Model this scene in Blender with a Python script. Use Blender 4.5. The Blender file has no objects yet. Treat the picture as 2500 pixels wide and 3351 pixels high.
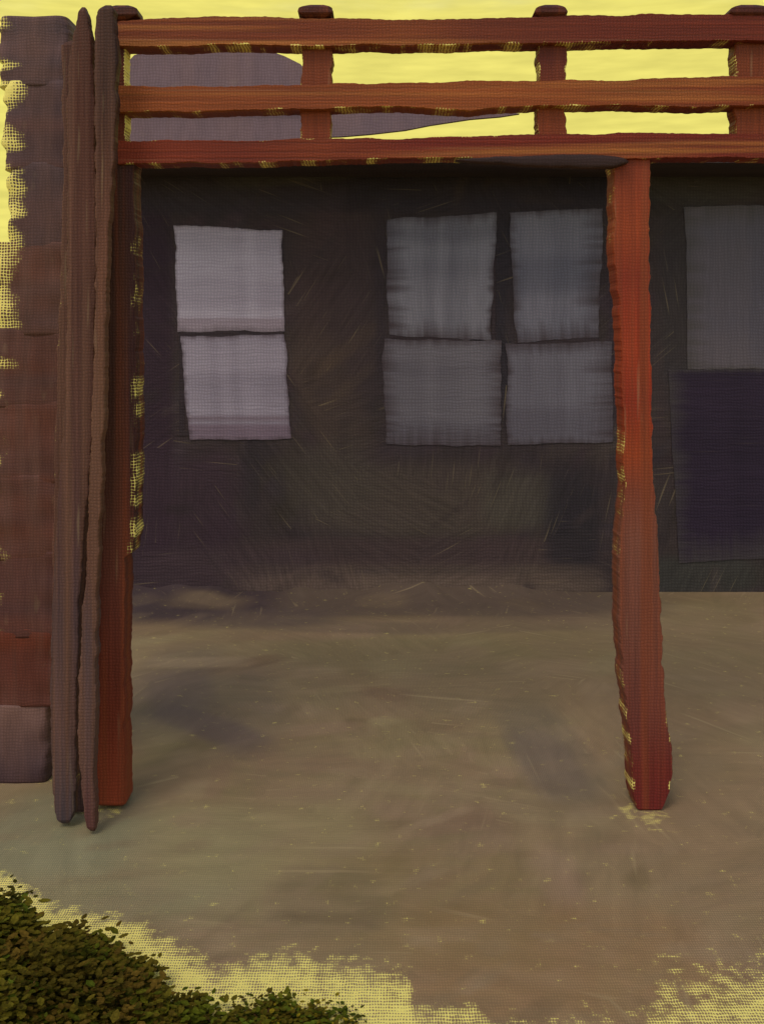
import bpy, bmesh, math, random
import numpy as np
random.seed(7); rng = np.random.default_rng(7)
SC = bpy.context.scene
COL = SC.collection

# ------------------------------------------------------------------ camera, light
FPX, HROW, CX, EYE = 1000.0, 345.0, 381.5, 1.6        # focal length in pixels, horizon row, centre column, eye height
cam = bpy.data.cameras.new('camera'); co = bpy.data.objects.new('camera', cam); COL.objects.link(co)
cam.sensor_fit = 'VERTICAL'; cam.sensor_height = 24.0; cam.sensor_width = 24.0
cam.lens = FPX/1024*24.0
cam.shift_y = -(512-HROW)/1024
cam.clip_start = 0.05; cam.clip_end = 2000
co.location = (0, 0, EYE); co.rotation_euler = (math.radians(90), 0, 0)
SC.camera = co

SUN_EL, SUN_AZ = math.radians(58), math.radians(205)   # azimuth from +Y clockwise
w = bpy.data.worlds.new('World'); SC.world = w; w.use_nodes = True
nt = w.node_tree; nt.nodes.clear()
def wn(t, **k):
    n = nt.nodes.new(t)
    for a, b in k.items(): setattr(n, a, b)
    return n
out = wn('ShaderNodeOutputWorld'); bg = wn('ShaderNodeBackground'); bg.inputs[1].default_value = 0.1
sky = wn('ShaderNodeTexSky', sky_type='NISHITA', sun_disc=False, sun_elevation=SUN_EL, sun_rotation=SUN_AZ)
tint = wn('ShaderNodeMix', data_type='RGBA', blend_type='MULTIPLY'); tint.inputs[0].default_value = 1
tint.inputs[7].default_value = (2.3, 1.85, 1.5, 1)
nt.links.new(sky.outputs[0], tint.inputs[6])
tc = wn('ShaderNodeTexCoord'); sp = wn('ShaderNodeSeparateXYZ'); nt.links.new(tc.outputs['Generated'], sp.inputs[0])
no = wn('ShaderNodeTexNoise'); no.inputs['Scale'].default_value = 9; no.inputs['Detail'].default_value = 4
mp = wn('ShaderNodeMapping'); mp.inputs['Scale'].default_value = (1.2, 1.2, 5)
nt.links.new(tc.outputs['Generated'], mp.inputs[0]); nt.links.new(mp.outputs[0], no.inputs['Vector'])
wob = wn('ShaderNodeMath', operation='MULTIPLY_ADD'); wob.inputs[1].default_value = 0.16
nt.links.new(no.outputs[0], wob.inputs[0]); nt.links.new(sp.outputs[2], wob.inputs[2])
mr = wn('ShaderNodeMapRange', interpolation_type='SMOOTHSTEP')
mr.inputs[1].default_value = 0.385; mr.inputs[2].default_value = 0.60
nt.links.new(wob.outputs[0], mr.inputs[0])
mrb = wn('ShaderNodeMapRange', interpolation_type='SMOOTHSTEP')       # the glow stands over the house side only
mrb.inputs[1].default_value = 0.25; mrb.inputs[2].default_value = -0.35; 
nt.links.new(sp.outputs[1], mrb.inputs[0])
mx = wn('ShaderNodeMath', operation='MAXIMUM'); nt.links.new(mr.outputs[0], mx.inputs[0]); nt.links.new(mrb.outputs[0], mx.inputs[1])
glow = wn('ShaderNodeMix', data_type='RGBA')
glow.inputs[6].default_value = (8.3, 7.4, 1.75, 1)
nt.links.new(mx.outputs[0], glow.inputs[0]); nt.links.new(tint.outputs[2], glow.inputs[7])
mp2 = wn('ShaderNodeMapping'); mp2.inputs['Scale'].default_value = (18, 18, 130); nt.links.new(tc.outputs['Generated'], mp2.inputs[0])
n2 = wn('ShaderNodeTexNoise'); n2.inputs['Scale'].default_value = 1; n2.inputs['Detail'].default_value = 3; nt.links.new(mp2.outputs[0], n2.inputs['Vector'])   # thin streaky cloud
m2 = wn('ShaderNodeMapRange'); m2.inputs[1].default_value = .3; m2.inputs[2].default_value = .7; m2.inputs[3].default_value = .9; m2.inputs[4].default_value = 1.1
nt.links.new(n2.outputs[0], m2.inputs[0]); gm = wn('ShaderNodeVectorMath', operation='SCALE')
nt.links.new(glow.outputs[2], gm.inputs[0]); nt.links.new(m2.outputs[0], gm.inputs['Scale'])
nt.links.new(gm.outputs[0], bg.inputs[0]); nt.links.new(bg.outputs[0], out.inputs[0])

sl = bpy.data.lights.new('sun', 'SUN'); sl.energy = 0.8; sl.angle = math.radians(18); sl.color = (1, .93, .82)
so = bpy.data.objects.new('sun', sl); COL.objects.link(so)
so.rotation_euler = (math.pi/2-SUN_EL, 0, math.pi-SUN_AZ)
SC.view_settings.view_transform = 'Standard'; SC.view_settings.look = 'None'
SC.view_settings.exposure = 0; SC.view_settings.gamma = 1
SC.cycles.max_bounces = 6

# ------------------------------------------------------------------ helpers
def lin(r, g, b):
    f = lambda c: (c/255/12.92) if c <= 10 else ((c/255+.055)/1.055)**2.4
    return np.array([f(r), f(g), f(b)])
def P(x, y, D):                         # picture column, row and distance -> point
    return ((x-CX)/FPX*D, D, EYE+(HROW-y)/FPX*D)
def G(x, y):                            # picture column and row -> point on the ground
    D = EYE*FPX/(y-HROW); return ((x-CX)/FPX*D, D)
def smooth_noise(n, step, seed):
    r = np.random.default_rng(seed); k = max(2, int(n/step)+3)
    c = r.uniform(-1, 1, k); t = np.linspace(0, k-1.001, n); i = t.astype(int); f = t-i; f = f*f*(3-2*f)
    return c[i]*(1-f)+c[i+1]*f
def tag(o, label=None, cat=None, group=None, kind=None):
    if label: o['label'] = label
    if cat: o['category'] = cat
    if group: o['group'] = group
    if kind: o['kind'] = kind
    return o
def empty(name, loc, label=None, cat=None, group=None):
    o = bpy.data.objects.new(name, None); COL.objects.link(o); o.location = loc; o.empty_display_size = .1
    return tag(o, label, cat, group)
def box_uv(me):
    uvl = me.uv_layers.new(name='UVMap'); n = len(me.loops)
    vi = np.zeros(n, int); me.loops.foreach_get('vertex_index', vi)
    v = np.zeros(len(me.vertices)*3); me.vertices.foreach_get('co', v); v = v.reshape(-1, 3)
    pn = np.zeros(len(me.polygons)*3); me.polygons.foreach_get('normal', pn); pn = np.abs(pn.reshape(-1, 3))
    lt = np.zeros(len(me.polygons), int); me.polygons.foreach_get('loop_total', lt)
    ln = np.repeat(pn, lt, axis=0); c = v[vi]
    ax = np.argmax(ln, axis=1)
    uv = np.where((ax == 0)[:, None], c[:, [1, 2]], np.where((ax == 1)[:, None], c[:, [0, 2]], c[:, [0, 1]]))
    uvl.data.foreach_set('uv', uv.astype(np.float32).ravel())
def mesh_obj(name, verts, faces, mat, parent=None, wear=None, col=None, smooth=False):
    me = bpy.data.meshes.new(name); verts = np.asarray(verts, float)
    off = np.array(parent_world(parent)) if parent else np.zeros(3)
    me.from_pydata([tuple(p) for p in verts-off], [], faces); me.update()
    bm = bmesh.new(); bm.from_mesh(me); bmesh.ops.recalc_face_normals(bm, faces=bm.faces); bm.to_mesh(me); bm.free()
    box_uv(me)
    if wear is not None:
        a = me.attributes.new('wear', 'FLOAT', 'POINT'); a.data.foreach_set('value', np.asarray(wear, np.float32))
    if col is not None:
        a = me.attributes.new('pigment', 'FLOAT_COLOR', 'POINT')
        c = np.ones((len(verts), 4), np.float32); c[:, :3] = col; a.data.foreach_set('color', c.ravel())
    if smooth: me.polygons.foreach_set('use_smooth', np.ones(len(me.polygons), bool))
    me.materials.append(mat)
    o = bpy.data.objects.new(name, me); COL.objects.link(o)
    if parent: o.parent = parent
    return o
def parent_world(p):
    l = np.array(p.location, float)
    while p.parent: p = p.parent; l = l+np.array(p.location)
    return l

# ------------------------------------------------------------------ materials: brushed pigment over a yellow undercoat
YEL = (.86, .76, .20)
def paint(name, c1=None, c2=(0, 0, 0), streak=(3, 60), period=.0108, rough=.62, bump=.45, swirl=0, amount=.55,
          wear_noise=.75, weave_wear=.55, under=YEL, spec=.2, scrape=.25, stretch=1.0, gold=(.38, .68)):
    m = bpy.data.materials.new(name); m.use_nodes = True; t = m.node_tree; t.nodes.clear(); L = t.links.new
    def n(tp, **k):
        q = t.nodes.new(tp)
        for a, b in k.items(): setattr(q, a, b)
        return q
    def math_(op, a, b=None, c=None, clamp=False):
        q = n('ShaderNodeMath', operation=op, use_clamp=clamp)
        for i, s in enumerate((a, b, c)):
            if s is None: continue
            if isinstance(s, (int, float)): q.inputs[i].default_value = s
            else: L(s, q.inputs[i])
        return q.outputs[0]
    def noise(vec, scale, detail=2, rough_=.5):
        q = n('ShaderNodeTexNoise'); q.inputs['Scale'].default_value = scale; q.inputs['Detail'].default_value = detail
        q.inputs['Roughness'].default_value = rough_; L(vec, q.inputs['Vector']); return q
    def mix(f, a, b, bt='MIX'):
        q = n('ShaderNodeMix', data_type='RGBA', blend_type=bt)
        for i, s in ((0, f), (6, a), (7, b)):
            if isinstance(s, (int, float)): q.inputs[i].default_value = s
            elif isinstance(s, (tuple, list, np.ndarray)): q.inputs[i].default_value = (*[float(x) for x in s[:3]], 1)
            else: L(s, q.inputs[i])
        return q.outputs[2]
    uv = n('ShaderNodeUVMap', uv_map='UVMap').outputs[0]
    wz = noise(uv, .22/period, 3)
    sub = n('ShaderNodeVectorMath', operation='MULTIPLY_ADD'); L(wz.outputs['Color'], sub.inputs[0])
    sub.inputs[1].default_value = (period*1.6,)*3; L(uv, sub.inputs[2])
    s = n('ShaderNodeSeparateXYZ'); L(sub.outputs[0], s.inputs[0])
    wu = math_('ABSOLUTE', math_('SINE', math_('MULTIPLY', s.outputs[0], math.pi/period)))
    wv = math_('ABSOLUTE', math_('SINE', math_('MULTIPLY', s.outputs[1], math.pi/period/stretch)))
    h = math_('MULTIPLY', wu, wv)
    vec = uv
    if swirl:
        vo = n('ShaderNodeTexVoronoi', voronoi_dimensions='2D'); vo.inputs['Scale'].default_value = 1/swirl
        wq = noise(uv, 2.2/swirl, 2); ad = n('ShaderNodeVectorMath', operation='MULTIPLY_ADD'); L(wq.outputs['Color'], ad.inputs[0])
        ad.inputs[1].default_value = (swirl*.9,)*3; L(uv, ad.inputs[2]); L(ad.outputs[0], vo.inputs['Vector'])
        vs = n('ShaderNodeSeparateColor'); L(vo.outputs['Color'], vs.inputs[0])
        rt = n('ShaderNodeVectorRotate', rotation_type='Z_AXIS'); L(uv, rt.inputs['Vector']); L(math_('MULTIPLY', vs.outputs[0], 3.1), rt.inputs['Angle'])
        vec = rt.outputs[0]
    mpn = n('ShaderNodeMapping'); mpn.inputs['Scale'].default_value = (streak[0], streak[1], 1); L(vec, mpn.inputs[0])
    st = noise(mpn.outputs[0], 1, 4, .6).outputs[0]
    mp2 = n('ShaderNodeMapping'); mp2.inputs['Scale'].default_value = (streak[0]*.35, streak[1]*.25, 1); mp2.inputs['Location'].default_value = (7, 3, 0); L(vec, mp2.inputs[0])
    st2 = noise(mp2.outputs[0], 1, 3, .5).outputs[0]
    if c1 is None:
        at = n('ShaderNodeAttribute', attribute_name='pigment'); base = at.outputs['Color']
    else: base = tuple(c1)
    k = n('ShaderNodeMapRange', interpolation_type='SMOOTHSTEP'); L(st2, k.inputs[0]); k.inputs[1].default_value = gold[0]; k.inputs[2].default_value = gold[1]
    b = mix(math_('MULTIPLY', k.outputs[0], amount), base, c2 if c1 is not None or sum(c2) > 0 else base)
    val = math_('MULTIPLY', math_('MULTIPLY_ADD', st, amount*1.5, 1-amount*.75), math_('MULTIPLY_ADD', h, .34, .86))
    cc = n('ShaderNodeCombineColor'); [L(val, cc.inputs[i]) for i in range(3)]
    b = mix(1.0, b, cc.outputs[0], 'MULTIPLY')
    # bristle scrapes that lift the paint
    if scrape:
        mp3 = n('ShaderNodeMapping'); mp3.inputs['Scale'].default_value = (streak[0]*.5, streak[1]*1.6, 1); mp3.inputs['Location'].default_value = (2, 9, 0); L(vec, mp3.inputs[0])
        s3 = noise(mp3.outputs[0], 1, 2, .4).outputs[0]
        q = n('ShaderNodeMapRange'); L(s3, q.inputs[0]); q.inputs[1].default_value = .66; q.inputs[2].default_value = .76
        b = mix(math_('MULTIPLY', q.outputs[0], scrape), b, (.42, .33, .17))
    aw = n('ShaderNodeAttribute', attribute_name='wear').outputs['Fac']
    nz = noise(uv, .16/period, 3, .6).outputs[0]
    f = math_('ADD', aw, math_('MULTIPLY_ADD', math_('SUBTRACT', .45, h), weave_wear, math_('MULTIPLY', math_('SUBTRACT', nz, .5), wear_noise)))
    mm = n('ShaderNodeMapRange', interpolation_type='SMOOTHSTEP'); L(f, mm.inputs[0]); mm.inputs[1].default_value = .5; mm.inputs[2].default_value = .68
    b = mix(mm.outputs[0], b, under)
    bp = n('ShaderNodeBump'); bp.inputs['Strength'].default_value = bump; bp.inputs['Distance'].default_value = period*.35
    L(math_('ADD', math_('MULTIPLY', h, .5), math_('MULTIPLY', st, 1.1)), bp.inputs['Height'])
    pb = n('ShaderNodeBsdfPrincipled'); L(b, pb.inputs['Base Color']); pb.inputs['Roughness'].default_value = rough
    pb.inputs['Specular IOR Level'].default_value = spec; L(bp.outputs[0], pb.inputs['Normal'])
    o = n('ShaderNodeOutputMaterial'); L(pb.outputs[0], o.inputs[0])
    return m

# albedo = colour as seen / the light on that kind of face
EF, EU = .55, .66

def A(r, g, b, e=EF): return lin(r, g, b)/e
M_beam_h = paint('brushed_red_wood_along', None, A(150, 92, 42, .95), (1.6, 95), rough=.55, amount=.95, scrape=.22, gold=(.5, .72))
M_post_v = paint('brushed_red_wood_upright', None, A(124, 62, 34, 1.0), (75, 1.6), rough=.55, amount=.7, scrape=.2, gold=(.46, .7))
M_pole = paint('dark_pole_bark', None, A(92, 64, 50, .85), (85, 1.6), amount=.85)
M_brace = paint('blackened_wood', None, A(52, 32, 26), (1.6, 80), amount=.5, scrape=.1)
M_stone = paint('rough_mauve_stone', None, A(98, 72, 62, .95), (34, 5), amount=.5, swirl=.0, scrape=.12)
M_wall = paint('dark_limewash_wall', None, (0, 0, 0), (4, 34), period=.020, swirl=.6, amount=.6, scrape=.22, rough=.7)
M_frame = paint('dark_window_timber', A(44, 36, 39, .8), A(50, 42, 43, .8), (4, 30), period=.020, amount=.5, scrape=.1)
M_pane = paint('milky_window_glass', None, (0, 0, 0), (4, 46), period=.020, rough=.38, amount=.28, scrape=.0, spec=.3, bump=.3)
M_pane_v = paint('milky_window_glass_streaked_down', None, (0, 0, 0), (42, 3), period=.020, rough=.38, amount=.3, scrape=.0, spec=.3, bump=.3)
M_door = paint('aubergine_door_paint', None, (0, 0, 0), (3, 34), period=.020, amount=.4, scrape=.06)
M_roof = paint('black_roof_felt', A(46, 40, 40), A(60, 50, 46), (3, 30), period=.022, amount=.5, scrape=.1)
M_neigh = paint('mauve_render', A(98, 82, 86, .72), A(112, 90, 86, .72), (9, 3), period=.036, amount=.3, bump=.2, scrape=.06)
M_ground = paint('trodden_earth', None, (0, 0, 0), (3.5, 17), period=.0068, swirl=.5, amount=.3, scrape=.36, rough=.8, bump=1.0, wear_noise=1.5, weave_wear=.8, stretch=1.6)
M_leaf = paint('shrub_leaf', None, (0, 0, 0), (40, 40), period=.0105, amount=.5, scrape=0, rough=.7, spec=.05)
M_stem = paint('shrub_stem', A(70, 48, 24, EU), A(50, 40, 20, EU), (40, 6), amount=.4, scrape=0)

# ------------------------------------------------------------------ shape builders
def loft(path, wid, dep, axis, ns=22, e=.28):
    """rings along a path; axis 'z' = upright (wid in x, dep in y), 'x' = lying along x (wid in z, dep in y)"""
    path = np.asarray(path); N = len(path); t = np.linspace(0, 2*math.pi, ns, endpoint=False)
    ca, sa = np.cos(t), np.sin(t)
    a = np.sign(ca)*np.abs(ca)**e; b = np.sign(sa)*np.abs(sa)**e
    if e == 0:                          # sawn timber: flat faces, small arrises
        f = [-.95, -.86, -.72, -.5, -.25, 0, .25, .5, .72, .86, .95]
        q = [(x, -1) for x in f]+[(1, -.86), (1, -.3), (1, .3), (1, .86), (.95, 1), (.4, 1), (-.4, 1), (-.95, 1), (-1, .86), (-1, .3), (-1, -.3), (-1, -.86)]
        a = np.array([x[0] for x in q], float); b = np.array([x[1] for x in q], float); ns = len(q)
    V = []; 
    for i in range(N):
        x, y, z = path[i]; hw, hd = wid[i]/2, dep[i]/2
        if axis == 'z': V.append(np.stack([x+a*hw, y+b*hd, np.full(ns, z)], 1))
        else: V.append(np.stack([np.full(ns, x), y+b*hd, z+a*hw], 1))
    V = np.concatenate(V)
    F = []
    for i in range(N-1):
        for j in range(ns):
            k = (j+1) % ns; F.append((i*ns+j, i*ns+k, (i+1)*ns+k, (i+1)*ns+j))
    F.append(tuple(range(ns))[::-1]); F.append(tuple((N-1)*ns+j for j in range(ns)))
    return V, F, np.tile(a, N), np.repeat(np.arange(N), ns)
def interp(keys, q):
    k = np.asarray(keys, float); return np.interp(q, k[:, 0], k[:, 1])
def upright(name, D, dep, edges, mat, parent, cols, seed, jag=.9, step=1.6, wearL=.0, wearR=.0, lean=0, wear_rows=None, e_=0, band=.72, under_edge=None):
    """an upright timber: edges = (row, left column, right column); cols = (row, pigment)"""
    e = np.asarray(edges, float); rows = np.arange(e[0, 0], e[-1, 0]+.01, step); N = len(rows)
    l = np.interp(rows, e[:, 0], e[:, 1]); r = np.interp(rows, e[:, 0], e[:, 2])
    l = l+smooth_noise(N, 9, seed)*jag*1.3+smooth_noise(N, 2, seed+1)*jag*.6
    r = r+smooth_noise(N, 9, seed+2)*jag*1.3+smooth_noise(N, 2, seed+3)*jag*.6
    f = np.linspace(0, 1, N); Dv = D+lean*(1-f)
    path = [P((l[i]+r[i])/2, rows[i], Dv[i]) for i in range(N)]
    path = [(p[0], p[1]+dep/2, p[2]) for p in path]
    wid = (r-l)/FPX*Dv
    tp = np.minimum(1, np.minimum(np.arange(N)+1.2, np.arange(N)[::-1]+1.2)/4.0)**.5
    V, F, a, ri = loft(path, wid*tp, np.full(N, dep)*tp, 'z', e=e_)
    c = np.stack([np.interp(rows, [k[0] for k in cols], [k[1][j] for k in cols]) for j in range(3)], 1)
    wn_ = np.clip((smooth_noise(N, 6, seed+4)*.4+smooth_noise(N, 25, seed+5)*.35)+.55, 0, 1)
    if wear_rows is not None: wn_ = wn_*np.interp(rows, [k[0] for k in wear_rows], [k[1] for k in wear_rows])
    edge = np.where(a > 0, np.clip((a-band)/min(.25, (1-band)), 0, 1)*wearR, np.clip((-a-.75)/.2, 0, 1)*wearL)
    col = c[ri]
    if under_edge is not None:
        k = np.clip((a-band+.05)/.1, 0, 1)[:, None]*np.interp(rows, [k[0] for k in wear_rows], [min(1, k[1]*1.2) for k in wear_rows])[ri][:, None]; col = col+(np.asarray(under_edge)-col)*k
    return mesh_obj(name, V, F, mat, parent, wear=edge*wn_[ri], col=col, smooth=e_ > 0)
def lying(name, D, dep, edges, mat, parent, cols, seed, jag=.8, step=1.7, wearT=.0, wearB=.0, taper=4.0, e_=0):
    """a timber along x: edges = (column, top row, bottom row)"""
    e = np.asarray(edges, float); xs = np.arange(e[0, 0], e[-1, 0]+.01, step); N = len(xs)
    tp_ = np.interp(xs, e[:, 0], e[:, 1])+smooth_noise(N, 16, seed)*jag*1.4+smooth_noise(N, 2, seed+1)*jag*.5
    bt = np.interp(xs, e[:, 0], e[:, 2])+smooth_noise(N, 16, seed+2)*jag*1.4+smooth_noise(N, 2, seed+3)*jag*.5
    path = [P(xs[i], (tp_[i]+bt[i])/2, D) for i in range(N)]; path = [(p[0], p[1]+dep/2, p[2]) for p in path]
    wid = (bt-tp_)/FPX*D
    tp = np.minimum(1, np.minimum(np.arange(N)+1.2, np.arange(N)[::-1]+1.2)/taper)**.5
    V, F, a, ri = loft(path, wid*tp, np.full(N, dep)*tp, 'x', e=e_)
    c = np.stack([np.interp(xs, [k[0] for k in cols], [k[1][j] for k in cols]) for j in range(3)], 1)
    wn_ = np.clip((smooth_noise(N, 5, seed+4)*.5+smooth_noise(N, 21, seed+5)*.4)+.5, 0, 1)
    edge = np.where(a > 0, np.clip((a-.7)/.25, 0, 1)*wearT, np.clip((-a-.7)/.25, 0, 1)*wearB)
    return mesh_obj(name, V, F, mat, parent, wear=edge*wn_[ri], col=c[ri], smooth=e_ > 0)
def slab(name, poly, D, dep, mat, parent=None, col=None):
    """outline of (column, row) at distance D, made solid backwards"""
    n = len(poly); f = [P(x, y, D) for x, y in poly]; V = f+[(p[0], p[1]+dep, p[2]) for p in f]
    F = [tuple(range(n)), tuple(range(2*n-1, n-1, -1))]+[(i, i+n, (i+1) % n+n, (i+1) % n) for i in range(n)]
    return mesh_obj(name, V, F, mat, parent, col=None if col is None else np.tile(col, (2*n, 1)))
def blend_dabs(u, v, C, dabs, soft=.4):
    for (cu, cv, ln, wd, ang, c, al) in dabs:
        ca, sa = math.cos(ang), math.sin(ang); du, dv = u-cu, v-cv
        p = (du*ca+dv*sa)/ln; q = (-du*sa+dv*ca)/wd
        k = np.clip((1.12-(np.abs(p)**4+np.abs(q)**4)**.25)/soft, 0, 1)*al
        C += (np.asarray(c)-C)*k[:, None]
    return C

# ------------------------------------------------------------------ ground
def axis(lo, hi, step, far):
    a = list(np.arange(lo, hi+1e-6, step)); g = step; p = []; x = hi
    while x < far: g *= 1.6; x += g; p.append(x)
    q = []; x = lo; g = step
    while x > -far: g *= 1.6; x -= g; q.append(x)
    return np.array(q[::-1]+a+p)
xs = axis(-2.6, 2.9, .022, 420); ys = axis(1.9, 6.9, .022, 420)
X, Y = np.meshgrid(xs, ys); u, v = X.ravel(), Y.ravel()
DWALL = EYE*FPX/(592-HROW)                      # earth banked unevenly against the foot of the facade
bank = .03+.022*np.sin(u*3.1+.5)+.014*np.sin(u*9.3)+.008*np.sin(u*23+1)
right = np.clip((1.35-u)/.15, 0, 1)
z = np.clip(1-(DWALL-v)/(.30+.1*np.sin(u*5)), 0, 1)**2*np.clip(bank, .004, .1)*right*(v < DWALL+1.2)
gb = A(116, 99, 72, EU)
C = np.tile(gb, (len(u), 1))
dabs = []
def gd(x, y, wpx, hpx, ang, rgb, al):
    a, b = G(x, y); D = b; dv = abs(G(x, y-hpx/2)[1]-G(x, y+hpx/2)[1])
    dabs.append((a, b, wpx/2/FPX*D, dv/2, ang, A(*rgb, EU), al))
for _ in range(900):                                   # broad trowel and brush marks all over
    y = random.uniform(600, 1030); x = random.uniform(-60, 830)
    k = random.gauss(0, 1); q = random.uniform(-3, 3); rgb = (114+7*k-q, 98+7*k+q*.6, 72+6*k-q)
    gd(x, y, random.uniform(30, 150), random.uniform(7, 26), random.choice([random.uniform(-.3, .3), random.uniform(.2, 1.0), random.uniform(1.2, 1.7)]), rgb, random.uniform(.3, .7))
gd(120, 860, 300, 120, 0, (116, 111, 81), .7); gd(60, 830, 160, 90, 0, (110, 109, 83), .6)
gd(260, 840, 240, 90, 0, (122, 111, 77), .6)
gd(560, 960, 360, 130, 0, (118, 93, 63), .7); gd(690, 780, 200, 240, 0, (116, 97, 71), .7)
gd(430, 900, 260, 120, 0, (110, 93, 61), .5); gd(330, 900, 120, 70, .3, (96, 85, 61), .5)
gd(220, 700, 130, 70, .2, (95, 83, 69), 0.45); gd(225, 730, 60, 60, .6, (87, 75, 65), 0.45); gd(170, 680, 90, 80, 0, (93, 81, 71), 0.38)
gd(550, 750, 80, 110, .1, (93, 83, 69), 0.52); gd(470, 690, 160, 60, 0, (101, 89, 67), 0.38)
gd(400, 655, 260, 40, 0, (102, 93, 65), .5); gd(560, 640, 200, 40, 0, (106, 95, 65), .5); gd(710, 650, 200, 100, 0, (112, 97, 71), .6)
gd(370, 592, 560, 40, 0, (66, 56, 50), .9); gd(430, 604, 440, 30, 0, (80, 68, 57), .85); gd(520, 624, 260, 16, .1, (94, 80, 64), .6); gd(330, 626, 220, 14, -.1, (90, 77, 63), .6); gd(190, 600, 190, 44, 0, (56, 46, 47), .95); gd(260, 618, 160, 20, .1, (72, 61, 56), .6)  # earth stain and contact shadow painted into the ground colour along the wall foot
for _ in range(260):                                   # loose strokes over the big patches
    x, y = random.uniform(-60, 830), random.uniform(600, 1030); k = random.gauss(0, 1); gd(x, y, random.uniform(24, 110), random.uniform(5, 18), random.choice([random.uniform(-.3, .3), random.uniform(.2, 1.1)]), (113+10*k, 97+9*k, 73+8*k), random.uniform(.15, .45))
gd(205, 725, 50, 60, .9, (86, 72, 68), .5); gd(180, 690, 70, 46, .3, (92, 78, 71), .4); gd(545, 760, 66, 70, .1, (94, 82, 71), .5)
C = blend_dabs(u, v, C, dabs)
# bare yellow patches along the near edge
D_ = np.maximum(v, .3); px = CX+u/D_*FPX; py = HROW+EYE*FPX/D_
def line_row(q): return np.interp(q, [-200, 0, 14, 53, 96, 139, 156, 207, 212, 228, 288, 346, 400, 408, 412, 443, 472, 490, 520, 534, 577, 640, 656, 702, 763, 900], [850, 868, 873, 902, 909, 915, 930, 952, 969, 957, 946, 957, 966, 972, 1001, 1004, 994, 1016, 1022, 1016, 1006, 1008, 950, 957, 950, 940])
gu = np.interp(px, [-200, 0, 200, 330, 405, 440, 480, 540, 600, 660, 700, 763, 900], [.95, .95, .95, .85, .95, .9, .7, .6, .6, .5, .62, .72, .6])
d = (py-line_row(px))/np.interp(px, [0, 130, 200, 400, 480, 650, 763], [16, 18, 26, 30, 22, 60, 45])
wear = np.clip(np.clip(.2+d*.7, 0, 1)*np.clip((d+.25)*4, 0, 1)*gu*.84, 0, .8)*(v > 1)
wear = np.where(py > 1100, .35, wear)
for (x, y, r, a_) in ((650, 818, 12, .34), (628, 812, 9, .34), (105, 806, 14, .35), (45, 775, 10, .4), (20, 700, 8, .3)):
    wear = np.maximum(wear, a_*np.clip(1.3-np.hypot((px-x)/1.8, py-y)/r, 0, 1))
nx, ny = len(xs), len(ys)
idx = np.arange(nx*ny).reshape(ny, nx)
F = np.stack([idx[:-1, :-1], idx[:-1, 1:], idx[1:, 1:], idx[1:, :-1]], -1).reshape(-1, 4).tolist()
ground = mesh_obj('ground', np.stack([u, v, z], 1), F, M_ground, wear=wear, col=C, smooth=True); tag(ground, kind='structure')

# ------------------------------------------------------------------ house
DW = EYE*FPX/(592-HROW)                  # the facade stands where its foot meets the ground
house = empty('house', (P(420, 592, DW)[0], DW, 0), 'dark low house in shade behind the red timber frame, with pale windows', 'house')
x0, x1 = P(86, 0, DW)[0], P(1000, 0, DW)[0]; ztop = P(0, 150, DW)[2]
gx = np.arange(x0, x1+.001, .03); gz = np.arange(-.05, ztop, .03)
X, Z = np.meshgrid(gx, gz); u, v = X.ravel(), Z.ravel()
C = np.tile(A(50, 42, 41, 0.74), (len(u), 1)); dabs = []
def wd_(x, y, wpx, hpx, ang, rgb, al):
    p = P(x, y, DW); dabs.append((p[0], p[2], wpx/2/FPX*DW, hpx/2/FPX*DW, ang, A(*rgb, .74), al))
for _ in range(420):
    k = random.gauss(0, 1); h = random.choice([(0, 0, 0), (3, -2, 2), (0, 2, -5), (-2, 0, 3)])
    wd_(random.uniform(90, 900), random.uniform(150, 600), random.uniform(24, 90), random.uniform(8, 26), random.choice([random.gauss(.6, .3), random.gauss(1.5, .25), random.gauss(0, .2)]), (49+7*k+h[0], 41+6*k+h[1], 42+6*k+h[2]), random.uniform(.25, .65))
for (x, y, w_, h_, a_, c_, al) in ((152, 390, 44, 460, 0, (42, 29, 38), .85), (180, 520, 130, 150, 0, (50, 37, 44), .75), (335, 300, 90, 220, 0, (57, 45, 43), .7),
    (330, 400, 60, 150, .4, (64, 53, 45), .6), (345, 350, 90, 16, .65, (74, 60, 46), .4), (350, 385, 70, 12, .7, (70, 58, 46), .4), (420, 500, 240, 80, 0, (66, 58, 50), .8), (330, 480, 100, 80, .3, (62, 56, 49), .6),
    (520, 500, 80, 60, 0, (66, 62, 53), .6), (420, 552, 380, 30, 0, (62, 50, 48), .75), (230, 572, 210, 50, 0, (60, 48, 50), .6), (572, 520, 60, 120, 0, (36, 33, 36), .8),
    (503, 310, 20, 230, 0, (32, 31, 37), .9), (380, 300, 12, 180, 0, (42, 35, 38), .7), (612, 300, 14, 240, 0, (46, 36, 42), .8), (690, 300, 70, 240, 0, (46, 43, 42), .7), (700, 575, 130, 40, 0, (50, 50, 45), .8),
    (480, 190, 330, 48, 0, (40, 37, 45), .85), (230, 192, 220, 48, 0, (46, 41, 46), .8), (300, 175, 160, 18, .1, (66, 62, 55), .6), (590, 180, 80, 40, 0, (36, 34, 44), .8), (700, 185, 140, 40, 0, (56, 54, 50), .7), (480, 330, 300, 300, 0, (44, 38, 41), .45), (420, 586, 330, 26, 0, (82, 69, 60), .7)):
    wd_(x, y, w_, h_, a_, c_, al)
for x, w_, c_ in ((430, 330, (94, 80, 68)), (290, 130, (84, 70, 62)), (560, 90, (80, 68, 58))): wd_(x, 580, w_, 34, 0, c_, .38); wd_(x+10, 586, w_*.9, 14, 0, c_, .4)
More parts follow.
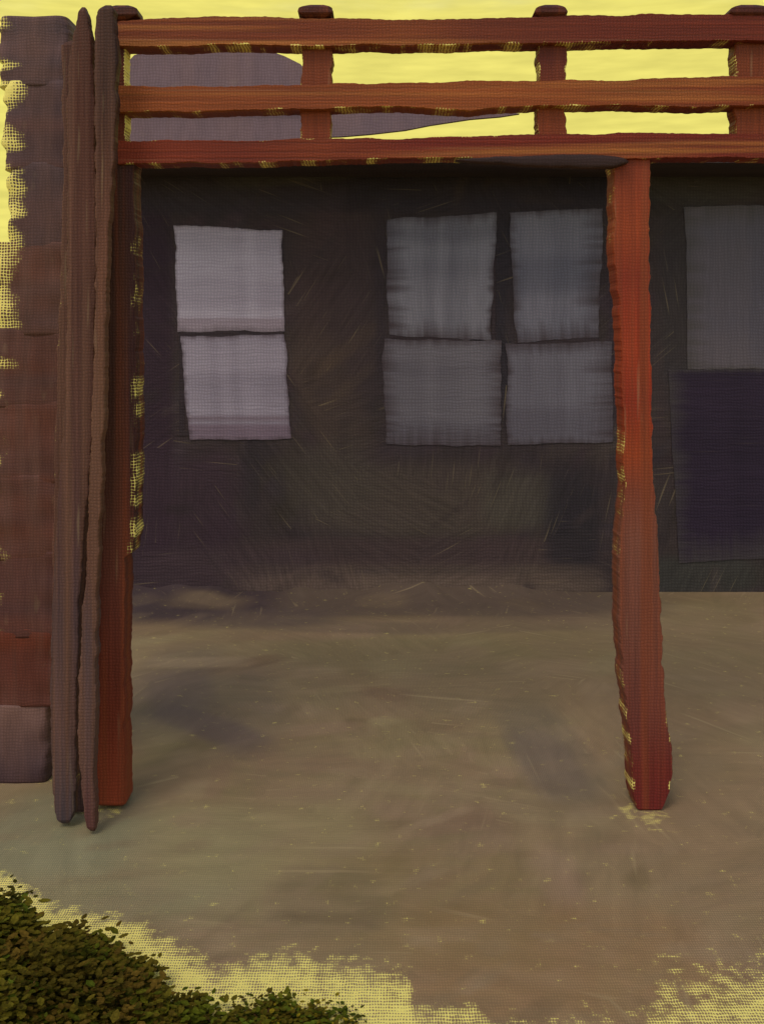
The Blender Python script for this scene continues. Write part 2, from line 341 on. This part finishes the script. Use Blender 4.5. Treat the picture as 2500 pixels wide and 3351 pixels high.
for _ in range(120):                                   # loose strokes on top
    x, y = random.uniform(90, 900), random.uniform(150, 600); k = random.gauss(0, 1)
    wd_(x, y, random.uniform(20, 60), random.uniform(4, 14), random.choice([random.gauss(.6, .3), random.gauss(1.5, .25), random.gauss(0, .2)]), (50+9*k, 42+8*k, 41+7*k), random.uniform(.2, .5))
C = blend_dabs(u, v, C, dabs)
nx, nz = len(gx), len(gz); n0 = nx*nz
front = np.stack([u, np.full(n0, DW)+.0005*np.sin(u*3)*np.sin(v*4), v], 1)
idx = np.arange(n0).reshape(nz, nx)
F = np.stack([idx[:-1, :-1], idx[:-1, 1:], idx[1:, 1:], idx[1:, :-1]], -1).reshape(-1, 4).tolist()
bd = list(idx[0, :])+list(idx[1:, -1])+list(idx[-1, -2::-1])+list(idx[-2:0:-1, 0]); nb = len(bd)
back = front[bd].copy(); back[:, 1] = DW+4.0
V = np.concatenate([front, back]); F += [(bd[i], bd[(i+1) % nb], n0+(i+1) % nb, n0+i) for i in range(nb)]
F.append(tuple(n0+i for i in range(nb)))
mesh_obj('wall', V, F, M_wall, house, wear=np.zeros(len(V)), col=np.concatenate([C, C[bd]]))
# low roof slab with an eave that shades the wall
ze = P(0, 146, DW-.5)[2]
def boxm(a, b):
    (ax, ay, az), (bx, by, bz) = a, b
    V = [(ax, ay, az), (bx, ay, az), (bx, by, az), (ax, by, az), (ax, ay, bz), (bx, ay, bz), (bx, by, bz), (ax, by, bz)]
    return V, [(0, 1, 2, 3), (4, 5, 6, 7), (0, 1, 5, 4), (1, 2, 6, 5), (2, 3, 7, 6), (3, 0, 4, 7)]
V, F = boxm((x0-.06, DW-.5, ze-.10), (x1+.2, DW+4.2, ze))
V = [(a, b, c-(.35 if b > DW+1 else 0)*.0) for a, b, c in V]
mesh_obj('roof', V, F, M_roof, house)

def pane_mesh(name, quad, D, mat, parent, rgb, rgb2, seed, jag=(2.5, 2.5), edge_rgb=(44, 36, 40), soft=(9, 8, 9, 8), dep=.008, bands=None, label=None):
    """quad = columns/rows of left(top,bottom), right(top,bottom), top(left,right), bottom(left,right); soft = feather in px l, r, t, b"""
    lt, lb, rt, rb, tl, tr, bl, br = quad
    n = 44; s = np.linspace(0, 1, n)
    L_ = lt+(lb-lt)*s+smooth_noise(n, 2, seed)*jag[0]*.22+smooth_noise(n, 14, seed+1)*jag[0]*.6
    R_ = rt+(rb-rt)*s+smooth_noise(n, 2, seed+2)*jag[0]*.22+smooth_noise(n, 14, seed+3)*jag[0]*.6
    T_ = tl+(tr-tl)*s+smooth_noise(n, 2, seed+4)*jag[1]*.2+smooth_noise(n, 14, seed+5)*jag[1]*.6
    B_ = bl+(br-bl)*s+smooth_noise(n, 2, seed+6)*jag[1]*.2+smooth_noise(n, 14, seed+7)*jag[1]*.6
    px = np.zeros((n, n)); py = np.zeros((n, n))
    for j in range(n):
        px[j] = L_[j]+(R_[j]-L_[j])*s
    for i in range(n):
        py[:, i] = T_[i]+(B_[i]-T_[i])*s
    dl = (px-L_[:, None])/soft[0]; dr = (R_[:, None]-px)/soft[1]; dt = (py-T_[None, :])/soft[2]; db = (B_[None, :]-py)/soft[3]
    r = np.random.default_rng(seed+9)
    hn = smooth_noise(n, 1.5, seed+10)[:, None]; vn = smooth_noise(n, 1.5, seed+11)[None, :]
    f = np.minimum(np.minimum(dl+hn*.35, dr+hn*.35), np.minimum(dt+vn*.25, db+vn*.25)); f = np.clip(f+.2, 0, 1)
    base = A(*rgb)[None, None, :]*np.ones((n, n, 1)); b2 = A(*rgb2)
    k = np.clip(.5+.5*smooth_noise(n, 8, seed+12)[:, None]+.35*smooth_noise(n, 5, seed+13)[None, :], 0, 1)[..., None]
    base = base+(b2-base)*k
    if bands:
        for (r0, r1, c, al) in bands:
            m_ = np.clip(np.minimum(py-r0, r1-py)/3+.5, 0, 1)*al; base = base+(A(*c)-base)*m_[..., None]
    c = A(*edge_rgb)+(base-A(*edge_rgb))*f[..., None]
    pts = np.array([P(px[j, i], py[j, i], D) for j in range(n) for i in range(n)])
    idx = np.arange(n*n).reshape(n, n)
    F = np.stack([idx[:-1, :-1], idx[:-1, 1:], idx[1:, 1:], idx[1:, :-1]], -1).reshape(-1, 4).tolist()
    bd = list(idx[0, :])+list(idx[1:, -1])+list(idx[-1, -2::-1])+list(idx[-2:0:-1, 0]); nb = len(bd)
    bk = pts[bd].copy(); bk[:, 1] += dep; cc = c.reshape(-1, 3)
    V = np.concatenate([pts, bk]); F += [(bd[i], bd[(i+1) % nb], n*n+(i+1) % nb, n*n+i) for i in range(nb)]; F.append(tuple(n*n+i for i in range(nb)))
    o = mesh_obj(name, V, F, mat, parent, wear=np.zeros(len(V)), col=np.concatenate([cc, cc[bd]]))
    if label: o['label'] = label
    return o
def ring_frame(name, c0, r0, c1, r1, bars, D, dep, bw, mat, parent):
    """an outer window frame with cross rails between panes, butt-jointed"""
    V, F = [], []
    def add(ca, ra, cb, rb, d0=0.0):
        a = P(ca, rb, D); b = P(cb, ra, D)
        v, f = boxm((a[0], D-d0, a[2]), (b[0], D+dep, b[2])); o = len(V); V.extend(v); F.extend([tuple(q+o for q in g) for g in f])
    add(c0, r0, c0+bw, r1); add(c1-bw, r0, c1, r1)
    add(c0+bw, r0, c1-bw, r0+bw); add(c0+bw, r1-bw, c1-bw, r1)
    for (ra, rb) in bars: add(c0+bw, ra, c1-bw, rb, .0006)
    return mesh_obj(name, V, F, mat, parent)
DP = DW-.0065
wA = ring_frame('window', 179, 229, 283, 436, [(329, 340)], DP+.0025, .01, 5, M_frame, house); wA['label'] = 'pale mauve two-pane window at the left of the house'
pane_mesh('pane', (174, 178, 281, 284, 225, 231, 332, 331), DP, M_pane, wA, (130, 124, 133), (115, 109, 118), 11, (2.0, 2.2), edge_rgb=(84, 75, 80), soft=(2.5, 3, 3, 7), bands=[(318, 336, (100, 88, 94), .7)])
pane_mesh('pane', (181, 188, 285, 290, 337, 334, 440, 439), DP, M_pane, wA, (112, 106, 115), (98, 92, 101), 31, (2.6, 1.6), edge_rgb=(62, 52, 58), soft=(5, 4, 5, 5), bands=[(416, 421, (84, 72, 80), .8), (424, 442, (80, 66, 76), .8)])
wB = ring_frame('window', 390, 222, 495, 441, [(333, 344)], DP+.0025, .01, 4, M_frame, house); wB['label'] = 'grey two-pane window at the middle of the house'
pane_mesh('pane', (386, 388, 497, 490, 219, 213, 335, 341), DP, M_pane_v, wB, (88, 87, 93), (70, 69, 76), 51, (2.4, 1.8), soft=(26, 7, 12, 20))
pane_mesh('pane', (383, 386, 500, 500, 338, 341, 444, 446), DP, M_pane, wB, (76, 73, 78), (65, 62, 68), 71, (2.8, 2.0), soft=(18, 16, 9, 26))
wC = ring_frame('window', 516, 214, 598, 441, [(335, 347)], DP+.0025, .01, 4, M_frame, house); wC['label'] = 'grey two-pane window just left of the right red post'
pane_mesh('pane', (509, 516, 602, 598, 212, 208, 342, 338), DP, M_pane_v, wC, (82, 81, 89), (66, 66, 75), 91, (2.6, 1.6), soft=(10, 28, 9, 24))
pane_mesh('pane', (506, 507, 611, 612, 344, 341, 444, 443), DP, M_pane_v, wC, (76, 74, 81), (64, 61, 68), 111, (2.2, 1.6), soft=(7, 32, 14, 10))
# door right of the post
door = ring_frame('door', 690, 212, 798, 556, [(364, 374)], DP+.0025, .01, 10, paint('dark_olive_door_frame', A(42, 40, 40), A(50, 48, 43), (24, 4), period=.020, amount=.5, scrape=.12), house)
door['label'] = 'dark door with a smoky grey glass and an aubergine panel below'
pane_mesh('pane', (684, 686, 800, 800, 208, 204, 369, 368), DP, M_pane_v, door, (64, 59, 63), (58, 55, 62), 131, (2.2, 2), edge_rgb=(50, 46, 45), soft=(26, 5, 26, 6))
pane_mesh('panel', (668, 678, 803, 803, 371, 369, 562, 556), DP, M_door, door, (32, 24, 36), (28, 21, 32), 151, (1.6, 2), edge_rgb=(46, 42, 42), soft=(22, 5, 5, 34))

# ------------------------------------------------------------------ taller mauve building beyond the low house
DN = 12.0
nb_ = empty('mauve_building', (P(225, 0, DN)[0], DN, 0), 'mauve building with a clipped roofline, seen through the left bays of the trellis', 'building')
gz = HROW+EYE*FPX/DN
slab('wall', [(127, 112), (127, gz), (319, gz), (319, 108)], DN, 4.0, M_neigh, nb_)
rp = [(127, 108.0), (126, 64), (134, 55), (150, 51), (190, 50), (240, 49.5), (270, 51), (284, 56), (300, 64), (309, 74), (319, 104), (319, 107.8)]
slab('roof', rp, DN-.06, 4.12, M_neigh, nb_)
wp = [(320, 107), (340, 106.5), (380, 108), (425, 110), (468, 111), (500, 112), (519, 113.5), (500, 116.5), (470, 119), (430, 125), (405, 130), (370, 134), (340, 136.5), (320, 137)]
slab('canopy', wp, DN-.05, .07, M_neigh, nb_)

# ------------------------------------------------------------------ the red timber trellis frame
DG = EYE*FPX/(811-HROW)
tr = empty('timber_frame', (P(385, 811, DG)[0], DG, 0), 'red brown timber trellis frame of three rails on two posts in front of the house', 'pergola')
R1, R2, R3, R4 = A(122, 58, 27, 1.0), A(102, 40, 22, 1.0), A(140, 74, 32, 1.0), A(112, 48, 24, 1.0)
dep = .11
upright('post', DG, dep, [(158, 103, 134), (300, 100, 136), (430, 96, 137), (520, 96, 136), (552, 95, 134), (558, 95, 125), (700, 94, 124), (790, 95, 124), (810, 96, 124)], M_post_v, tr,
        [(150, A(58, 37, 28, .95)), (300, A(72, 45, 32, .95)), (480, A(82, 49, 36, .95)), (600, A(94, 47, 34, .95)), (720, A(108, 46, 28, .9)), (810, A(130, 58, 32, .9))], 201, wearR=.56, wearL=.42, band=.5, under_edge=A(60, 34, 32, .86), wear_rows=[(150, .5), (260, .62), (330, .72), (430, .78), (500, .82), (530, 1.0), (550, 1.2), (558, .0), (650, .0), (810, .0)])
upright('post', DG, dep, [(150, 612, 650), (250, 613, 649), (330, 620, 650), (420, 622, 652), (500, 623, 654), (560, 617, 659), (600, 618, 660), (680, 622, 663), (720, 626, 668), (760, 630, 672), (790, 632, 670), (806, 636, 664), (815, 641, 660)], M_post_v, tr,
        [(150, A(112, 48, 26, .98)), (230, A(142, 62, 30, .98)), (275, A(122, 46, 26, .98)), (350, A(146, 56, 28, .98)), (400, A(132, 44, 24, .98)), (455, A(140, 60, 28, .98)), (490, A(114, 58, 40, .98)), (540, A(112, 68, 54, .98)), (640, A(108, 64, 51, .98)), (720, A(104, 54, 45, .98)), (770, A(104, 40, 32, .98)), (815, A(100, 32, 30, .98))], 221, jag=1.0, wearL=.48, wearR=.42, wear_rows=[(150, .8), (300, .5), (480, .9), (600, 1), (815, 1.2)])
ZB = DG-.008
lying('rail', ZB-.01, .10, [(113, 22, 46), (160, 17, 46), (240, 16, 45), (310, 18, 46), (400, 19, 45), (480, 17, 44), (560, 15, 43), (640, 14, 42), (720, 13, 41), (800, 12, 41)], M_beam_h, tr,
      [(113, A(116, 56, 26, 1.0)), (300, A(112, 52, 26, 1.0)), (400, A(122, 62, 28, 1.0)), (480, A(104, 48, 26, 1.0)), (600, A(102, 42, 24, 1.0)), (800, A(104, 42, 24, 1.0))], 241, wearT=.36, wearB=.6)
lying('rail', ZB-.014, .10, [(113, 85, 113), (200, 86, 112), (300, 84, 109), (400, 82, 107), (470, 80, 110), (520, 80, 107), (620, 80, 106), (680, 77, 107), (800, 74, 104)], M_beam_h, tr,
      [(113, R3), (300, A(124, 62, 28, 1.0)), (450, R3), (540, A(136, 70, 30, 1.0)), (640, A(126, 60, 26, 1.0)), (800, A(118, 54, 26, 1.0))], 261, wearT=.3, wearB=.5)
lying('rail', ZB-.006, .10, [(113, 140, 164), (240, 140, 163), (300, 139, 161), (400, 138, 158), (500, 134, 159), (620, 133, 160), (700, 133, 158), (735, 134, 157), (800, 134, 158)], M_beam_h, tr,
      [(113, A(124, 50, 26, 1.0)), (240, A(108, 42, 22, 1.0)), (320, A(118, 52, 25, 1.0)), (420, A(106, 36, 22, 1.0)), (620, A(110, 40, 22, 1.0)), (720, A(104, 34, 20, 1.0)), (800, A(112, 50, 26, 1.0))], 281, wearT=.5, wearB=.6)
ZS = DG+.012
for k, (xl, xr) in enumerate(((300, 332), (537, 566), (733, 768))):
    upright('strut', ZS, .075, [(8, xl, xr), (80, xl+1, xr), (160, xl, xr-1)], M_post_v, tr,
            [(10, A(96, 48, 28, 1.0)), (60, A(112, 54, 26, 1.0) if k != 1 else A(92, 40, 26, 1.0)), (110, A(124, 60, 28, 1.0)), (160, A(114, 46, 24, 1.0))], 301+10*k, jag=1.2, wearL=.55, wearR=.55)
    upright('cap', ZB-.02, .10, [(2.5, xl+3, xr-4), (6, xl-1, xr), (11, xl-3, xr+1), (17, xl-1, xr-1)], M_post_v, tr, [(2, A(62, 30, 24, 1.0)), (17, A(84, 40, 26, 1.0))], 341+10*k, jag=.8)
upright('strut', ZS, .075, [(10, 106, 124), (90, 108, 126), (160, 104, 126)], M_post_v, tr, [(10, A(78, 38, 24, 1.0)), (160, A(110, 54, 28, 1.0))], 381, wearR=.9)
upright('cap', ZB-.02, .10, [(3, 110, 132), (7, 107, 137), (14, 109, 136), (19, 113, 129)], M_post_v, tr, [(2, A(58, 34, 28, 1.0)), (17, A(78, 42, 28, 1.0))], 391, jag=1.2)
lying('brace', ZB-.03, .05, [(455, 159, 160.5), (500, 156, 164), (550, 153.5, 167), (590, 153, 168), (615, 155, 167), (630, 159, 163)], M_brace, tr, [(455, A(34, 23, 22)), (640, A(38, 25, 22))], 401, jag=.5, e_=.5)['label'] = 'dark tapered brace under the bottom rail'

# ------------------------------------------------------------------ poles and plank leaning at the left
D3 = EYE*FPX/(826-HROW)
pk = upright('leaning_plank', DG-.03, .028, [(40, 62, 98), (200, 63, 103), (400, 56, 100), (560, 52, 96), (700, 54, 92), (790, 60, 90), (814, 62, 88)], M_pole, None,
        [(40, A(74, 46, 36, 0.9)), (200, A(80, 52, 42, 0.9)), (400, A(84, 56, 46, 0.9)), (560, A(82, 52, 46, 0.9)), (790, A(80, 60, 58, 0.9))], 421, wearL=.3, wearR=.35)
tag(pk, 'broad brown plank standing upright behind the two dark poles', 'plank')
pa = upright('leaning_pole', D3-.02, .05, [(6, 80, 86), (20, 76, 88), (50, 69, 92), (110, 66, 95), (230, 67, 97), (400, 64, 94), (520, 56, 86), (600, 51, 79), (700, 49, 76), (790, 52, 76), (812, 54, 73), (826, 58, 68)], M_pole, None,
        [(6, A(62, 34, 24, 0.9)), (60, A(70, 38, 26, 0.9)), (200, A(76, 46, 36, 0.9)), (400, A(78, 50, 42, 0.9)), (540, A(76, 52, 50, 0.9)), (620, A(70, 54, 58, 0.9)), (720, A(82, 60, 58, 0.9)), (822, A(66, 58, 62, 0.9))], 441, jag=.9, wearL=.2, wearR=.25, e_=.25)
tag(pa, 'dark leaning pole nearest the stone pier, greyish purple towards its foot', 'pole', 'poles leaning beside the left post')
pb = upright('leaning_pole', D3-.07, .05, [(4, 100, 112), (12, 96, 114), (60, 93, 117), (130, 94, 115), (240, 96, 108), (400, 92, 104), (560, 86, 98), (640, 80, 96), (720, 77, 95), (790, 80, 94), (816, 84, 95), (833, 88, 95)], M_pole, None,
        [(4, A(42, 26, 20, .95)), (90, A(48, 28, 20, .95)), (150, A(66, 38, 25, .9)), (260, A(96, 62, 46, 0.9)), (420, A(98, 68, 50, 0.9)), (560, A(88, 58, 46, 0.9)), (640, A(74, 58, 60, 0.9)), (760, A(82, 60, 56, 0.9)), (831, A(90, 54, 50, 0.9))], 461, jag=.9, wearL=.25, wearR=.2, e_=.25)
tag(pb, 'dark leaning pole against the left red post, nearly black at its top', 'pole', 'poles leaning beside the left post')

# ------------------------------------------------------------------ stone pier at the left edge
DS = EYE*FPX/(786-HROW)
pier = empty('stone_pier', (P(28, 786, DS)[0], DS, 0), 'pier of rough mauve and brown stones stacked at the left edge', 'pier')
courses = [(14, 84, -4, 66, (80, 67, 70)), (79, 168, 0, 70, (77, 60, 61)), (161, 248, 4, 76, (80, 63, 63)), (241, 335, -18, 84, (86, 61, 54)), (328, 408, -18, 82, (80, 53, 47)), (400, 484, -18, 80, (83, 54, 48)),
           (476, 562, -18, 76, (82, 53, 47)), (553, 640, -18, 66, (80, 53, 51)), (631, 709, -18, 58, (88, 46, 36)), (707.5, 786, -18, 45, (104, 78, 73))]
for k, (r0, r1, a, b, rgb) in enumerate(courses):
    n = 14; rr = np.random.default_rng(500+k)
    rows = np.linspace(r0, r1, 40); N = 40; s = np.linspace(-1, 1, N)
    hw = (1-np.abs(s)**10*.03)*rr.uniform(.985, 1.015)
    cx_ = (a+b)/2; wpx = (b-a)
    l = cx_-wpx/2*hw+smooth_noise(N, 5, 510+k)*3.0+smooth_noise(N, 2, 530+k)*1.2
    r = cx_+wpx/2*hw+smooth_noise(N, 7, 550+k)*2.0+smooth_noise(N, 2, 570+k)*.8
    path = []; 
    for i in range(N):
        p = P((l[i]+r[i])/2, rows[i], DS); path.append((p[0], p[1]+.17, p[2]))
    V, F, aa, ri = loft(path, (r-l)/FPX*DS, .30*(.985+.015*np.minimum(1, (1-np.abs(s))*8)), 'z', ns=40, e=.2)
    V[:, 1] += .007*np.sin(V[:, 0]*33+1.3*k)*np.sin(V[:, 2]*41+k)
    c1, c2 = A(*rgb, .95), A(*(np.array(rgb)+np.array([14, 2, -6])), .95)
    f = (.5+.5*smooth_noise(N, 9, 590+k))[ri]*.8
    cr = [(q[0]+q[1])/2 for q in courses]
    c1 = np.stack([np.interp(rows[ri], cr, [A(*q[4], .95)[j] for q in courses]) for j in range(3)], 1)*.6+c1*.4
    col = c1+(c2-c1)*f[:, None]
    if k == 9: col = A(116, 88, 80, 0.95)+(A(70, 54, 58, 0.95)-A(116, 88, 80, 0.95))*np.clip((rows[ri]-716)/60, 0, 1)[:, None]*.9
    we = np.clip((-aa-.25)/.6, 0, 1)*np.interp(k, [0, 1, 2, 3, 4, 6, 9], [.78, .95, 1.0, .85, .6, .36, .25])*np.clip(.75+.6*smooth_noise(N, 8, 610+k), 0, 1.2)[ri]
    mesh_obj('stone', V, F, M_stone, pier, wear=we, col=col, smooth=True)

# ------------------------------------------------------------------ planting in the near left corner
def shrub(name, spots, nleaf, leaf, label, seed, cols, group=None):
    """spots = (column, row of foot, height in m, radius in m)"""
    r = random.Random(seed); cx, cy = G(spots[0][0], spots[0][1])
    root = empty(name, (cx, cy, 0), label, 'shrub' if name == 'shrub' else 'plant', group)
    V, F, C = [], [], []; SV, SF = [], []
    for (x, y, h, rad) in spots:
        gx_, gy_ = G(x, y)
        clumps = []
        for _ in range(9):
            a = r.uniform(0, 6.28); q = rad*math.sqrt(r.random())
            tip = (gx_+q*math.cos(a), gy_+q*math.sin(a), h*r.uniform(.55, 1)*(1-.45*(q/rad)**2)); clumps.append((tip, r.choice(cols), r.uniform(.7, 1.3)))
            o = len(SV); w_ = .004
            for t_ in (0, .5, 1):
                bx = gx_+(tip[0]-gx_)*t_**1.4; by = gy_+(tip[1]-gy_)*t_**1.4; bz = tip[2]*t_*.95
                for m_ in range(4): SV.append((bx+w_*(1-.6*t_)*math.cos(m_*1.57), by+w_*(1-.6*t_)*math.sin(m_*1.57), bz))
            for s_ in range(2):
                for m_ in range(4): SF.append((o+s_*4+m_, o+s_*4+(m_+1) % 4, o+(s_+1)*4+(m_+1) % 4, o+(s_+1)*4+m_))
        for _ in range(nleaf):
            tip, c, k = r.choice(clumps); s_ = rad*.34
            px_, py_, pz_ = tip[0]+r.gauss(0, s_), tip[1]+r.gauss(0, s_), max(.004, tip[2]*r.uniform(.25, 1.08)+r.gauss(0, .012))
            ln = leaf*r.uniform(.6, 1.3)*k; wd = ln*.62; az = r.uniform(0, 6.28); el = r.uniform(-.2, .4)
            d = np.array([math.cos(az)*math.cos(el), math.sin(az)*math.cos(el), math.sin(el)]); s = np.array([-math.sin(az), math.cos(az), 0]); up = np.cross(d, s)*-1
            b = np.array([px_, py_, pz_]); o = len(V)
            V += [b, b+d*ln*.35+s*wd*.5, b+d*ln*.75+s*wd*.38, b+d*ln, b+d*ln*.75-s*wd*.38, b+d*ln*.35-s*wd*.5, b+d*ln*.5+up*ln*.08]
            F += [(o, o+1, o+6), (o+1, o+2, o+6), (o+2, o+3, o+6), (o+3, o+4, o+6), (o+4, o+5, o+6), (o+5, o, o+6)]
            kk = r.uniform(.85, 1.15); C += [A(*c, EU)*kk*k**1.3]*7
    V = np.array(V); V[:, 2] = np.maximum(V[:, 2], .003)
    mesh_obj('foliage', V, F, M_leaf, root, wear=np.zeros(len(V)), col=np.array(C)); mesh_obj('stem', SV, SF, M_stem, root)
    return root
GR = [(60, 60, 10), (54, 58, 8), (66, 60, 12), (60, 52, 10), (56, 64, 12)]
GD = [(62, 52, 12), (66, 52, 14), (58, 54, 10), (64, 56, 12)]
shrub('shrub', [(-4, 955, .17, .07), (0, 990, .20, .09), (40, 1012, .17, .10), (0, 1045, .2, .14), (70, 1040, .14, .11), (-50, 980, .22, .12)], 2200, .024, 'dark green and brown leafy shrub filling the near left corner', 801, GR+GD)
shrub('shrub', [(62, 972, .085, .075), (98, 975, .085, .07), (112, 1000, .07, .07), (105, 1030, .09, .10), (140, 1030, .05, .07)], 1500, .022, 'lower olive shrub with brown tips, just right of the corner shrub', 811, GD+GR[:3])
shrub('creeping_plant', [(160, 1022, .03, .06), (185, 1024, .025, .06), (215, 1030, .03, .08)], 520, .017, 'mat of small green leaves creeping along the yellow bare ground', 821, GR)
shrub('creeping_plant', [(262, 1024, .02, .06), (300, 1028, .02, .07), (335, 1032, .015, .05)], 380, .015, 'thin sprig of olive leaves at the far end of the creeping mat', 831, GR+[(96, 84, 16)])
